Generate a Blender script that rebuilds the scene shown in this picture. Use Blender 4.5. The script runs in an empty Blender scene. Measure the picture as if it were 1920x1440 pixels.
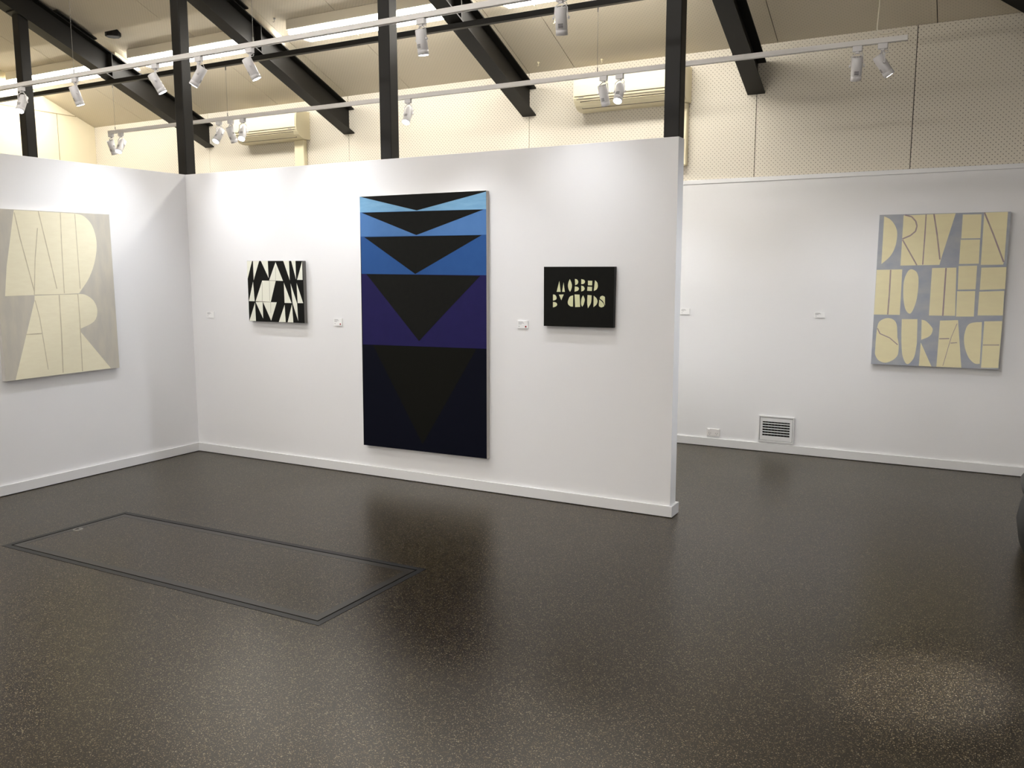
import bpy, math, random
from mathutils import Vector, Matrix, Quaternion
random.seed(4)
S = bpy.context.scene
COL = S.collection

# ------------------------------------------------------------------ camera
F_PX = 1601.26
cam_d = bpy.data.cameras.new('camera'); cam_d.sensor_width = 36.0
cam_d.lens = F_PX / 1920 * 36.0; cam_d.clip_start = 0.05
cam = bpy.data.objects.new('camera', cam_d); COL.objects.link(cam)
YAW, PITCH, ROLL = -0.50190, -0.13430, -0.0017
cy, sy, cp, sp = math.cos(YAW), math.sin(YAW), math.cos(PITCH), math.sin(PITCH)
fw = Vector((sy*cp, cy*cp, sp)); rt = Vector((cy, -sy, 0)); up = rt.cross(fw)
cr, sr = math.cos(ROLL), math.sin(ROLL)
rt, up = cr*rt + sr*up, -sr*rt + cr*up
m = Matrix((rt, up, -fw)).transposed().to_4x4(); m.translation = (6.0334, -5.2029, 1.6005)
cam.matrix_world = m
S.camera = cam

# ------------------------------------------------------------------ light levels
S.view_settings.view_transform = 'Standard'; S.view_settings.look = 'None'
S.view_settings.gamma = 1.0; S.view_settings.use_curve_mapping = False
S.view_settings.exposure = 0.42
w = bpy.data.worlds.new('world'); S.world = w; w.use_nodes = True
w.node_tree.nodes['Background'].inputs[0].default_value = (0.9, 0.93, 1.0, 1)
w.node_tree.nodes['Background'].inputs[1].default_value = 0.02
TUBE = 19.5            # radiance of the fluorescent diffusers
HALL_FILL = 15.0             # the same for the unseen fill fittings added in the hall
SPOT_W = 46.0          # watt of a track lamp
TUBE_COL = (1.0, 0.955, 0.875)
LED_COL = (0.93, 0.955, 1.0)

# ------------------------------------------------------------------ measures
D = 2.3428             # back wall plane
HP = 2.4               # partition height
WP = 4.3444            # partition length
TP = 0.11
SL = 0.4165            # roof slope
RIDGE_Y = -3.5
X0, X1, Y0 = -4.41, 9.2, -9.34
RAFT_X = [-2.279, -0.133, 2.083, 4.247, 6.41, 8.57]
def roof(y, base):     # height of a plane that rises with the roof, at depth y
    yy = y if y >= RIDGE_Y else 2*RIDGE_Y - y
    return base + SL*(D - yy)
CEIL = 3.462

# ------------------------------------------------------------------ materials
def srgb(r, g, b):
    f = lambda c: (c/255/12.92) if c/255 <= 0.04045 else ((c/255+0.055)/1.055)**2.4
    return (f(r), f(g), f(b), 1)
def mat(name, col, rough=0.5, metal=0.0, emit=None, es=0.0, bump=None, var=None, spec=0.5):
    m = bpy.data.materials.new(name); m.use_nodes = True
    nt = m.node_tree; b = nt.nodes['Principled BSDF']
    b.inputs['Base Color'].default_value = col
    b.inputs['Roughness'].default_value = rough
    b.inputs['Metallic'].default_value = metal
    b.inputs['Specular IOR Level'].default_value = spec
    if emit:
        b.inputs['Emission Color'].default_value = (*emit[:3], 1)
        b.inputs['Emission Strength'].default_value = es
    tc = nt.nodes.new('ShaderNodeTexCoord')
    if var:            # (scale, amount, stretch xyz, second colour)
        mp = nt.nodes.new('ShaderNodeMapping'); mp.inputs['Scale'].default_value = var[2]
        nz = nt.nodes.new('ShaderNodeTexNoise'); nz.inputs['Scale'].default_value = var[0]
        nz.inputs['Detail'].default_value = 5
        rp = nt.nodes.new('ShaderNodeMapRange'); rp.inputs[1].default_value = 0.35; rp.inputs[2].default_value = 0.7
        rp.inputs[4].default_value = var[1]
        mx = nt.nodes.new('ShaderNodeMix'); mx.data_type = 'RGBA'
        mx.inputs[6].default_value = col; mx.inputs[7].default_value = var[3]
        L = nt.links.new
        L(tc.outputs['Object'], mp.inputs[0]); L(mp.outputs[0], nz.inputs['Vector'])
        L(nz.outputs[0], rp.inputs[0]); L(rp.outputs[0], mx.inputs[0]); L(mx.outputs[2], b.inputs['Base Color'])
    if bump:           # (scale, strength, distance)
        nz = nt.nodes.new('ShaderNodeTexNoise'); nz.inputs['Scale'].default_value = bump[0]; nz.inputs['Detail'].default_value = 3
        bp = nt.nodes.new('ShaderNodeBump'); bp.inputs['Strength'].default_value = bump[1]; bp.inputs['Distance'].default_value = bump[2]
        nt.links.new(tc.outputs['Object'], nz.inputs['Vector']); nt.links.new(nz.outputs[0], bp.inputs['Height'])
        nt.links.new(bp.outputs[0], b.inputs['Normal'])
    return m

WALL = mat('white_wall_paint', (0.80, 0.80, 0.81, 1), 0.6, bump=(60, 0.06, 0.002))
TRIMW = mat('white_gloss_trim', (0.74, 0.74, 0.745, 1), 0.35)
BLACKST = mat('black_steel_paint', (0.006, 0.005, 0.0035, 1), 0.5, spec=0.35, bump=(40, 0.05, 0.001))
TRACKW = mat('white_track_enamel', (0.74, 0.72, 0.70, 1), 0.35)
LAMPW = mat('white_lamp_enamel', (0.70, 0.69, 0.70, 1), 0.35)
CREAM = mat('cream_plastic', srgb(228, 218, 186), 0.35)
HOUSE = mat('pale_housing_enamel', srgb(226, 218, 200), 0.5)
CREAMD = mat('cream_plastic_shadow_gap', srgb(70, 62, 50), 0.6)
PLAST = mat('white_switch_plastic', (0.82, 0.80, 0.79, 1), 0.3)
DARK = mat('dark_hole', (0.006, 0.006, 0.006, 1), 0.7)
GREYMARK = mat('grey_print', (0.30, 0.30, 0.31, 1), 0.6)
VENTMARK = mat('dark_vent_slot', (0.05, 0.05, 0.055, 1), 0.6)
CARD = mat('white_card', (0.86, 0.86, 0.86, 1), 0.6)
REDDOT = mat('red_sticker', (0.32, 0.0, 0.012, 1), 0.5)
LEATH = mat('black_leather', (0.012, 0.013, 0.013, 1), 0.5, bump=(90, 0.25, 0.002))
TUBEM = mat('lit_diffuser', (0.9, 0.9, 0.9, 1), 0.5, emit=TUBE_COL, es=TUBE)
TUBE_FILL = mat('lit_diffuser_fill', (0.9, 0.9, 0.9, 1), 0.5, emit=(1.0, 0.96, 0.92), es=HALL_FILL)
LENS = mat('lit_led_lens', (0.9, 0.9, 0.9, 1), 0.4, emit=(0.93, 0.93, 1.0), es=40.0)
WIRE = mat('steel_wire', (0.25, 0.24, 0.22, 1), 0.4, metal=0.6)
CABLE = mat('white_cable', srgb(222, 214, 196), 0.4)
MARKH = mat('black_smoke_cap', (0.006, 0.005, 0.005, 1), 0.7, spec=0.2)
GAPM = mat('black_gap', (0.008, 0.008, 0.007, 1), 0.8)

def perforated(name, col, axes, pitch=0.036, rad=0.0042, dark=0.45, plain=None):
    """painted board drilled with a staggered grid of small holes"""
    m = mat(name, col, 0.75); nt = m.node_tree; L = nt.links.new
    b = nt.nodes['Principled BSDF']
    tc = nt.nodes.new('ShaderNodeTexCoord'); sx = nt.nodes.new('ShaderNodeSeparateXYZ')
    L(tc.outputs['Object'], sx.inputs[0])
    def M(op, a, c=None, d=None):
        n = nt.nodes.new('ShaderNodeMath'); n.operation = op
        for i, v in enumerate((a, c, d)):
            if v is None: continue
            if isinstance(v, (int, float)): n.inputs[i].default_value = v
            else: L(v, n.inputs[i])
        return n.outputs[0]
    u = M('MULTIPLY', sx.outputs[axes[0]], 1/pitch)
    v = M('MULTIPLY', sx.outputs[axes[1]], axes[2]/pitch)
    a = M('ADD', u, v); c = M('SUBTRACT', u, v)
    fa = M('SUBTRACT', M('FRACT', M('ADD', a, 500)), 0.5)
    fc = M('SUBTRACT', M('FRACT', M('ADD', c, 500)), 0.5)
    d = M('MULTIPLY', M('SQRT', M('ADD', M('MULTIPLY', fa, fa), M('MULTIPLY', fc, fc))), pitch/1.4142)
    hole = M('LESS_THAN', d, rad)
    nz = nt.nodes.new('ShaderNodeTexNoise'); nz.inputs['Scale'].default_value = 1.6; nz.inputs['Detail'].default_value = 2
    L(tc.outputs['Object'], nz.inputs['Vector'])
    amt = M('MULTIPLY', hole, M('MULTIPLY', M('ADD', nz.outputs[0], 0.55), 1-dark))
    mx = nt.nodes.new('ShaderNodeMix'); mx.data_type = 'RGBA'
    mx.inputs[6].default_value = col; mx.inputs[7].default_value = (0.02, 0.018, 0.012, 1)
    L(amt, mx.inputs[0]); L(mx.outputs[2], b.inputs['Base Color'])
    return m
WALLP = perforated('perforated_wall_board', srgb(214, 207, 192), ('X', 'Z', 1.0), rad=0.004, dark=0.42)
CEILP = perforated('perforated_ceiling_board', srgb(214, 204, 184), ('X', 'Y', 1.083), rad=0.0036, dark=0.75)
GABLE = mat('cream_gable_board', srgb(230, 220, 192), 0.75)

def floor_mat():
    m = mat('speckled_dark_floor', (0.02, 0.017, 0.012, 1), 0.3); nt = m.node_tree; L = nt.links.new
    b = nt.nodes['Principled BSDF']; tc = nt.nodes.new('ShaderNodeTexCoord')
    def chips(scale, thr, seed):
        mp = nt.nodes.new('ShaderNodeMapping'); mp.inputs['Location'].default_value = (seed, seed*2, 0)
        mp.inputs['Scale'].default_value = (1, 1, 0)
        L(tc.outputs['Object'], mp.inputs[0])
        vo = nt.nodes.new('ShaderNodeTexVoronoi'); vo.inputs['Scale'].default_value = scale
        L(mp.outputs[0], vo.inputs['Vector'])
        sp = nt.nodes.new('ShaderNodeSeparateColor'); L(vo.outputs['Color'], sp.inputs[0])
        gt = nt.nodes.new('ShaderNodeMath'); gt.operation = 'GREATER_THAN'; gt.inputs[1].default_value = thr
        L(sp.outputs[0], gt.inputs[0])
        lt = nt.nodes.new('ShaderNodeMath'); lt.operation = 'LESS_THAN'; lt.inputs[1].default_value = 0.40
        L(vo.outputs['Distance'], lt.inputs[0])
        mu = nt.nodes.new('ShaderNodeMath'); mu.operation = 'MULTIPLY'
        L(gt.outputs[0], mu.inputs[0]); L(lt.outputs[0], mu.inputs[1])
        return mu.outputs[0], sp
    c1, s1 = chips(240, 0.50, 3.1)
    c2, s2 = chips(150, 0.93, 7.7)
    rp = nt.nodes.new('ShaderNodeValToRGB')
    e = rp.color_ramp.elements
    e[0].position = 0.0; e[0].color = (0.075, 0.054, 0.022, 1)
    e[1].position = 1.0; e[1].color = (0.32, 0.26, 0.15, 1)
    n = e.new(0.5); n.color = (0.145, 0.110, 0.055, 1)
    L(s1.outputs[1], rp.inputs[0])
    m1 = nt.nodes.new('ShaderNodeMix'); m1.data_type = 'RGBA'
    m1.inputs[6].default_value = (0.011, 0.0075, 0.0038, 1)
    L(c1, m1.inputs[0]); L(rp.outputs[0], m1.inputs[7])
    m2 = nt.nodes.new('ShaderNodeMix'); m2.data_type = 'RGBA'; m2.inputs[7].default_value = (0.24, 0.21, 0.14, 1)
    L(c2, m2.inputs[0]); L(m1.outputs[2], m2.inputs[6])
    L(m2.outputs[2], b.inputs['Base Color'])
    nz = nt.nodes.new('ShaderNodeTexNoise'); nz.inputs['Scale'].default_value = 0.9; nz.inputs['Detail'].default_value = 4
    L(tc.outputs['Object'], nz.inputs['Vector'])
    mr = nt.nodes.new('ShaderNodeMapRange'); mr.inputs[1].default_value = 0.3; mr.inputs[2].default_value = 0.7
    mr.inputs[3].default_value = 0.285; mr.inputs[4].default_value = 0.325
    L(nz.outputs[0], mr.inputs[0]); L(mr.outputs[0], b.inputs['Roughness'])
    n2 = nt.nodes.new('ShaderNodeTexNoise'); n2.inputs['Scale'].default_value = 120; n2.inputs['Detail'].default_value = 2
    L(tc.outputs['Object'], n2.inputs['Vector'])
    bp = nt.nodes.new('ShaderNodeBump'); bp.inputs['Strength'].default_value = 0.10; bp.inputs['Distance'].default_value = 0.001
    L(n2.outputs[0], bp.inputs['Height']); L(bp.outputs[0], b.inputs['Normal'])
    b.inputs['Specular IOR Level'].default_value = 0.42
    b.inputs['Specular Tint'].default_value = (1.0, 0.92, 0.80, 1)
    return m
FLOORM = floor_mat()
HATCHM = mat('dull_grey_metal_edging', (0.016, 0.016, 0.016, 1), 0.45, spec=0.35)

# ------------------------------------------------------------------ mesh helpers
class MB:
    def __init__(s, origin=(0, 0, 0)):
        s.v = []; s.f = []; s.mi = []; s.sm = []; s.o = Vector(origin)
    def add(s, vs, fs, mi=0, smooth=False):
        n = len(s.v); s.v += [Vector(v) - s.o for v in vs]
        s.f += [tuple(i+n for i in f) for f in fs]; s.mi += [mi]*len(fs); s.sm += [smooth]*len(fs)
        return s
    def box(s, a, b, mi=0):
        x0, x1 = sorted((a[0], b[0])); y0, y1 = sorted((a[1], b[1])); z0, z1 = sorted((a[2], b[2]))
        return s.hexa([(x0,y0,z0),(x1,y0,z0),(x1,y1,z0),(x0,y1,z0),(x0,y0,z1),(x1,y0,z1),(x1,y1,z1),(x0,y1,z1)], mi)
    def hexa(s, v, mi=0):
        return s.add(v, [(0,3,2,1),(4,5,6,7),(0,1,5,4),(1,2,6,5),(2,3,7,6),(3,0,4,7)], mi)
    def prism(s, pts, d, mi=0, smooth=False):
        """planar polygon pts (3D) extruded by vector d"""
        d = Vector(d); n = len(pts); a = [Vector(p) for p in pts]; b = [p + d for p in a]
        nrm = Vector((0,0,0))
        for i in range(n): nrm += a[i].cross(a[(i+1) % n])
        if nrm.dot(d) > 0: a, b = list(reversed(a)), list(reversed(b))
        s.add(a+b, [tuple(range(n)), tuple(range(2*n-1, n-1, -1))], mi)
        s.add(a+b, [(i, i+n, (i+1) % n+n, (i+1) % n) for i in range(n)], mi, smooth)
        return s
    def tube(s, path, r, seg=8, mi=0, cap=True):
        path = [Vector(p) for p in path]; rings = []
        r = r if isinstance(r, (list, tuple)) else [r]*len(path)
        up = None
        for i, p in enumerate(path):
            t = (path[min(i+1, len(path)-1)] - path[max(i-1, 0)]).normalized()
            if up is None:
                up = Vector((0,0,1)) if abs(t.z) < 0.9 else Vector((1,0,0))
            x = t.cross(up).normalized(); y = x.cross(t).normalized(); up = y
            rings.append([p + (x*math.cos(2*math.pi*k/seg) + y*math.sin(2*math.pi*k/seg))*r[i] for k in range(seg)])
        vs = [v for rg in rings for v in rg]; fs = []
        for i in range(len(path)-1):
            for k in range(seg):
                a = i*seg+k; b = i*seg+(k+1) % seg
                fs.append((a, b, b+seg, a+seg))
        s.add(vs, fs, mi, True)
        if cap:
            s.add(rings[0], [tuple(reversed(range(seg)))], mi); s.add(rings[-1], [tuple(range(seg))], mi)
        return s
    def lathe(s, prof, c, axis, seg=28, mi=0):
        """prof: list of (distance along axis, radius) ; from c along axis"""
        c = Vector(c); a = Vector(axis).normalized()
        x = a.orthogonal().normalized(); y = a.cross(x)
        vs = []; fs = []
        for (h, r) in prof:
            for k in range(seg):
                t = 2*math.pi*k/seg; vs.append(c + a*h + (x*math.cos(t)+y*math.sin(t))*max(r, 1e-5))
        for i in range(len(prof)-1):
            for k in range(seg):
                p = i*seg+k; q = i*seg+(k+1) % seg
                fs.append((p, q, q+seg, p+seg))
        return s.add(vs, fs, mi, True)
    def build(s, name, mats, parent=None, bevel=0, seg=2, autosmooth=True):
        me = bpy.data.meshes.new(name); me.from_pydata([tuple(v) for v in s.v], [], s.f)
        if not isinstance(mats, (list, tuple)): mats = [mats]
        for m in mats: me.materials.append(m)
        me.polygons.foreach_set('material_index', s.mi); me.polygons.foreach_set('use_smooth', s.sm)
        me.update(); me.validate()
        o = bpy.data.objects.new(name, me); COL.objects.link(o)
        if parent: o.parent = parent
        else: o.location = s.o
        if bevel:
            b = o.modifiers.new('bevel', 'BEVEL'); b.width = bevel; b.segments = seg; b.limit_method = 'ANGLE'
            b.harden_normals = False
        return o
def struct(o):
    o['kind'] = 'structure'; return o
def thing(name, label, cat, loc=(0, 0, 0), group=None):
    o = bpy.data.objects.new(name, None); COL.objects.link(o); o.location = loc
    o.empty_display_size = 0.1
    return tag(o, label, cat, group)
def tag(o, label, cat, group=None):
    o['label'] = label; o['category'] = cat
    if group: o['group'] = group
    return o

# ================================================================== THE SETTING
# floor, cut round the hatch
HQ = [(1.100, -2.415), (3.492, -2.396), (3.504, -1.553), (1.122, -1.600)]     # outer edge of hatch frame
fl = MB()
A, B = -0.12, 0.0
def fquad(p): fl.prism([(x, y, B) for x, y in p], (0, 0, A))
XA, XB, YA, YB = X0-0.1, X1+0.1, Y0-0.1, D+0.12
fquad([(XA, YA), (XB, YA), HQ[1], HQ[0]]); fquad([(XB, YA), (XB, YB), HQ[2], HQ[1]])
fquad([(XB, YB), (XA, YB), HQ[3], HQ[2]]); fquad([(XA, YB), (XA, YA), HQ[0], HQ[3]])
struct(fl.build('floor', FLOORM))

# partition walls (one L of plasterboard, two sides)
struct(MB().box((-TP, 0, 0), (WP, TP, HP)).build('wall_centre', WALL, bevel=0.002))
struct(MB().box((-TP, -4.2, 0), (0, 0, HP)).build('wall_left', WALL, bevel=0.002))
bh, bt = 0.075, 0.017
def board(pts, name):
    """skirting run: pts = corner list of outer line (x,y), inner line offset given"""
    o = MB()
    for (a, b, c, d) in pts:
        o.prism([(*a, 0.005), (*b, 0.005), (*c, 0.005), (*d, 0.005)], (0, 0, bh-0.005))
        k = 0.25; e = [tuple(p_[i]*(1-k)+q_[i]*k for i in (0, 1)) for p_, q_ in ((a, d), (b, c))]
        o.prism([(*e[0], 0), (*e[1], 0), (*c, 0), (*d, 0)], (0, 0, 0.0049), 1)
    return struct(o.build(name, [TRIMW, GAPM], bevel=0.0015))
board([((bt, -bt), (WP+bt, -bt), (WP, 0), (0, 0)), ((WP+bt, -bt), (WP+bt, TP+bt), (WP, TP), (WP, 0)),
       ((WP+bt, TP+bt), (-TP, TP+bt), (-TP, TP), (WP, TP))], 'baseboard_centre')
board([((bt, -4.2-bt), (bt, -bt), (0, 0), (0, -4.2))], 'baseboard_left')
board([((X0, D-bt), (X1, D-bt), (X1, D), (X0, D))], 'baseboard_back')

# back wall: white lining below, perforated boards above, capping strip between
struct(MB().box((X0-0.1, D, 0), (X1+0.1, D+0.12, 2.335)).build('wall_back', WALL))
cap = MB(); cap.box((X0, D-0.006, 2.336), (X1, D+0.03, 2.372))
struct(cap.build('trim_1', TRIMW, bevel=0.002))
YU = D + 0.012
up_ = MB()
seams = [X0, -2.290, -0.140, 2.080, 4.252, 5.466, 6.68, 7.9, X1]
for a, b in zip(seams[:-1], seams[1:]):
    zt = CEIL + 0.02
    up_.box((a+0.003, YU, 2.372), (b-0.003, YU+0.012, zt if a < 5.4 else CEIL-0.006))
struct(up_.build('wall_back_upper', WALLP))
struct(MB().box((X0-0.1, YU+0.012, 2.3365), (X1+0.1, D+0.12, 3.7)).build('wall_back_core', GAPM))

# gable wall, right wall and front wall
def gable(x0, x1):
    return MB().prism([(x0, Y0-0.1, 0), (x0, D+0.12, 0), (x0, D+0.12, 3.44), (x0, RIDGE_Y, roof(RIDGE_Y, CEIL)+0.05), (x0, Y0-0.1, 3.44)], (x1-x0, 0, 0))
struct(gable(X0-0.12, X0).build('wall_gable', GABLE))
struct(gable(X1, X1+0.12).build('wall_right', WALL))
struct(MB().box((X0-0.1, Y0-0.12, 0), (X1+0.1, Y0, 3.6)).build('wall_front', WALL))
gt = MB()
gt.box((X0, -3.4, 3.555), (X0+0.004, 2.1, 3.563))
gt.box((X0, 1.832, 2.3), (X0+0.003, 1.838, 3.555)); gt.box((X0, 0.63, 2.3), (X0+0.003, 0.636, 3.555)); gt.box((X0, -0.58, 2.3), (X0+0.003, -0.574, 3.555))
struct(gt.build('trim_2', mat('board_joint', srgb(165, 150, 118), 0.8)))

# ceiling: sloped perforated boards with open joints, a step down at y = STEP
STEP = 0.80
ce = MB()
jx = [X0-0.1, -3.42, -2.279, -1.150, -0.133, 0.68, 2.083, 2.560, 4.247, 4.412, 5.6, 6.41, 7.6, X1+0.1]
for a, b in zip(jx[:-1], jx[1:]):
    g = 0.003
    def slab(y0, y1, base, t=0.012):
        z0, z1 = roof(y0, base), roof(y1, base)
        ce.hexa([(a+g, y0, z0), (b-g, y0, z0), (b-g, y1, z1), (a+g, y1, z1), (a+g, y0, z0+t), (b-g, y0, z0+t), (b-g, y1, z1+t), (a+g, y1, z1+t)])
    slab(STEP, D+0.012, CEIL)
    slab(-1.6, STEP-0.0, CEIL-0.10, 0.10); slab(RIDGE_Y, -1.603, CEIL-0.10, 0.10)
    slab(-8.4+2.2, RIDGE_Y, CEIL-0.10, 0.10); slab(Y0-0.1, -6.203, CEIL-0.10, 0.10)
struct(ce.build('ceiling', CEILP))
cb = MB()
def slope_slab(m_, x0, x1, y0, y1, base, t):
    z0, z1 = roof(y0, base), roof(y1, base)
    m_.hexa([(x0, y0, z0), (x1, y0, z0), (x1, y1, z1), (x0, y1, z1), (x0, y0, z0+t), (x1, y0, z0+t), (x1, y1, z1+t), (x0, y1, z1+t)])
slope_slab(cb, X0-0.1, X1+0.1, RIDGE_Y, D+0.12, CEIL+0.013, 0.15); slope_slab(cb, X0-0.1, X1+0.1, Y0-0.1, RIDGE_Y, CEIL+0.013, 0.15)
struct(cb.build('ceiling_core', GAPM))
struct(MB().prism([(X0, D-0.0, CEIL), (X0, D, CEIL), (X0, D, CEIL)], (0.01, 0, 0)).build('trim_3', TRIMW)) if False else None

# ================================================================== STEEL FRAME
RB = 3.062            # underside of rafters at the back wall
def rafter(i, xc):
    w2, tw, tf, dp = 0.073, 0.006, 0.012, 0.262
    places = ['far left black steel roof beam, its end at the back wall left of the left air conditioner',
              'black steel roof beam whose end meets the back wall between the left air conditioner and the middle pole',
              'black steel roof beam whose end meets the back wall just left of the right air conditioner',
              'right-hand black steel roof beam ending above the bare wall right of the right air conditioner',
              'black steel roof beam at the right edge of the room', 'black steel roof beam over the right side wall']
    t = thing('roof_beam', places[i], 'beam', (xc, D, RB), 'black steel roof beams')
    o = (xc, D, RB)
    mb = MB(o)
    def flange(x0, x1, dz, th, y0=RIDGE_Y-0.02, y1=D+0.012):
        for (ya, yb) in ((RIDGE_Y, y1), (Y0, RIDGE_Y)):
            slope_slab(mb, x0, x1, ya, yb, RB+dz, th)
    flange(xc-tw/2, xc+tw/2, tf, dp-2*tf)
    flange(xc-w2, xc+w2, 0, tf); flange(xc-w2, xc+w2, dp-tf, tf)
    # web stiffener where the strut meets
    mb.box((xc-w2+0.004, 1.02, roof(1.02, RB)+tf-0.002), (xc+w2-0.004, 1.03, roof(1.02, RB)+dp-tf))
    mb.build('i_beam', BLACKST, t)
    cl = MB(o)
    slope_slab(cl, xc-w2-0.045, xc+w2+0.045, 0.40, 0.825, RB+dp, 0.012)
    cl.build('cleat_plate', BLACKST, t)
    return t
for i, x in enumerate(RAFT_X): rafter(i, x)

def pole(x, y, lab, z0=0.0):
    t = thing('steel_post', lab, 'post', (x, y, z0), 'black square steel posts')
    h = 0.05; zt0, zt1 = roof(y-h, RB)-0.006, roof(y+h, RB)-0.006
    m_ = MB((x, y, z0))
    m_.hexa([(x-h, y-h, z0), (x+h, y-h, z0), (x+h, y+h, z0), (x-h, y+h, z0), (x-h, y-h, zt0), (x+h, y-h, zt0), (x+h, y+h, zt1), (x-h, y+h, zt1)])
    m_.build('shaft', BLACKST, t, bevel=0.006)
    c = MB((x, y, z0)); slope_slab(c, x-0.07, x+0.07, y-0.09, y+0.09, RB-0.014, 0.012)
    c.build('cap_plate', BLACKST, t)
pole(-2.25, 0.07, 'black steel post behind the left partition, furthest left of the posts')
pole(-0.045, 0.06, 'black steel post rising from the corner where the two partitions meet', HP)
pole(2.117, 0.06, 'black steel post rising from the middle of the long partition above the tall blue painting', HP)
pole(4.292, 0.06, 'black steel post rising from the right end of the long partition', HP)

ys = 1.03
st = MB((X0, ys, 0))
st.box((X0+0.002, ys-0.028, RB+SL*(D-ys)-0.056), (X1-0.002, ys+0.022, RB+SL*(D-ys)-0.012))
tag(st.build('steel_strut', BLACKST, bevel=0.004), 'long black steel bar running across under the roof beams', 'bar')
# diagonal brace near the right edge
br = MB((6.34, D, 3.33))
pa, pb = Vector((6.219, 2.33, 3.405)), Vector((5.20, 1.235, 3.861))
dr = (pb-pa).normalized(); nn = Vector((0, SL, 1)).normalized(); sd = dr.cross(nn).normalized()
if sd.x < 0: sd = -sd
q = [pa, pb, pb+sd*0.22, pa+sd*0.22]
br.prism(q, nn*0.012); br.prism([pa+sd*0.0, pb+sd*0.0, pb+sd*0.008, pa+sd*0.008], nn*0.05)
tag(br.build('steel_brace', BLACKST), 'flat black steel diagonal brace in the top right corner under the ceiling', 'brace')

# ================================================================== CEILING LIGHTS
def ceiling_light(x0, x1, lab, mirror=False):
    y0, y1, zb = 1.205, 1.545, 3.806
    f = (lambda y: 2*RIDGE_Y-y) if mirror else (lambda y: y)
    o = (x0, f(y1), zb)
    t = thing('ceiling_light', lab, 'ceiling light', o, 'long fluorescent ceiling lights')
    base = CEIL if not mirror else CEIL-0.1
    dz = 0 if not mirror else -0.0
    hb = MB(o)
    def wedge(m_, xa, xb, ya, yb, za, top0, top1):
        v = [(xa, f(ya), za), (xb, f(ya), za), (xb, f(yb), za), (xa, f(yb), za), (xa, f(ya), top0), (xb, f(ya), top0), (xb, f(yb), top1), (xa, f(yb), top1)]
        if mirror: v = [v[i] for i in (3, 2, 1, 0, 7, 6, 5, 4)]
        m_.hexa(v)
    c0, c1 = (roof(y0, CEIL) if not mirror else roof(f(y0), base)+0.1), (roof(y1, CEIL) if not mirror else roof(f(y1), base)+0.1)
    wedge(hb, x0, x1, y0-0.012, y1, zb+0.040, c0, max(c1, zb+0.042))
    hb.build('housing', HOUSE, t)
    df = MB(o); wedge(df, x0+0.004, x1-0.004, y0+0.003, y1-0.003, zb, zb+0.0395, zb+0.0395)
    df.build('diffuser', TUBEM, t, bevel=0.012)
    ec = MB(o)
    return t
ceiling_light(-4.38, -2.38, 'long lit ceiling light left of the leftmost roof beam')
ceiling_light(-2.19, -0.23, 'long lit ceiling light between the two left roof beams')
ceiling_light(0.09, 1.95, 'long lit ceiling light in the bay above the tall blue painting')
ceiling_light(2.31, 4.13, 'lit ceiling light cut off by the top edge, right of the middle roof beam')
# unseen fittings added as fill light for the hall: higher up the near slope and on the far slope
def hall_fill_light(x0, x1, yc):
    zt = roof(yc, CEIL-0.10) - 0.10
    o = (x0, yc, zt-0.12)
    t = thing('ceiling_light', 'added fill light, an unseen fluorescent hung over the rest of the hall', 'ceiling light', o, 'added fill lights of the hall')
    MB(o).box((x0, yc-0.17, zt-0.05), (x1, yc+0.17, zt)).build('housing', CREAM, t)
    MB(o).box((x0+0.004, yc-0.166, zt-0.10), (x1-0.004, yc+0.166, zt-0.0505)).build('diffuser', TUBE_FILL, t, bevel=0.012)
    for xx in (x0+0.3, x1-0.3):
        MB(o).tube([(xx, yc, zt), (xx, yc, roof(yc, CEIL-0.10))], 0.004, 6).build('drop_rod', WIRE, t)
for yc, xs in ((-2.7, (-2.05, 0.15, 2.35)), (-5.6, (-2.05, 0.15, 2.35, 4.5)), (-8.3, (-2.05, 0.15, 2.35, 4.5, 6.7))):
    for x0 in xs: hall_fill_light(x0, x0+1.8, yc)

# ================================================================== TRACKS
def track(name_, y, z, x0, x1, label, hangers, ztop, feed=False):
    o = (x0, y, z)
    t = thing('lighting_track', label, 'lighting track', o)
    r = MB(o)
    wv, hv = 0.018, 0.032
    r.box((x0, y-wv, z+0.006), (x1, y+wv, z+hv)); r.box((x0, y-wv, z), (x1, y-0.008, z+0.006)); r.box((x0, y+0.008, z), (x1, y+wv, z+0.006))
    r.build('rail', TRACKW, t)
    c = MB(o); c.box((x0-0.004, y-wv-0.001, z-0.001), (x0, y+wv+0.001, z+hv+0.001))
    c.build('end_cap', TRACKW, t)
    c = MB(o); c.box((x1, y-wv-0.001, z-0.001), (x1+0.004, y+wv+0.001, z+hv+0.001))
    c.build('end_cap', TRACKW, t)
    for hx in hangers:
        h = MB(o); h.tube([(hx, y, z+hv), (hx, y, z+hv+0.035)], 0.005, 8)
        h.tube([(hx, y, z+hv+0.03), (hx, y, ztop)], 0.0014, 6); h.tube([(hx, y, ztop-0.035), (hx, y, ztop)], 0.006, 8)
        h.build('hanger_wire', WIRE, t)
    if feed:
        h = MB(o); zc = roof(y, CEIL)
        P = [(5.322, zc), (5.324, 3.6), (5.325, 3.3), (5.322, 3.14), (5.332, 3.115), (5.355, 3.103), (5.39, 3.101), (5.43, 3.110), (5.465, 3.121), (5.485, 3.118), (5.492, 3.097)]
        h.tube([(a, y + (0.045 if b > 3.2 else 0.012 if b > 3.13 else 0.0), b) for a, b in P], 0.0042, 8); h.build('feed_cable', CABLE, t)
T1Y, T1Z = -0.6, 3.140
T2Y, T2Z = 1.03, 3.046
track('a', T1Y, T1Z, -2.1, 6.6, 'white lighting track in front of the posts, rising towards the top of the photo', [-0.536, 1.447, 3.6, 5.6], roof(T1Y, CEIL-0.10))
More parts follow.
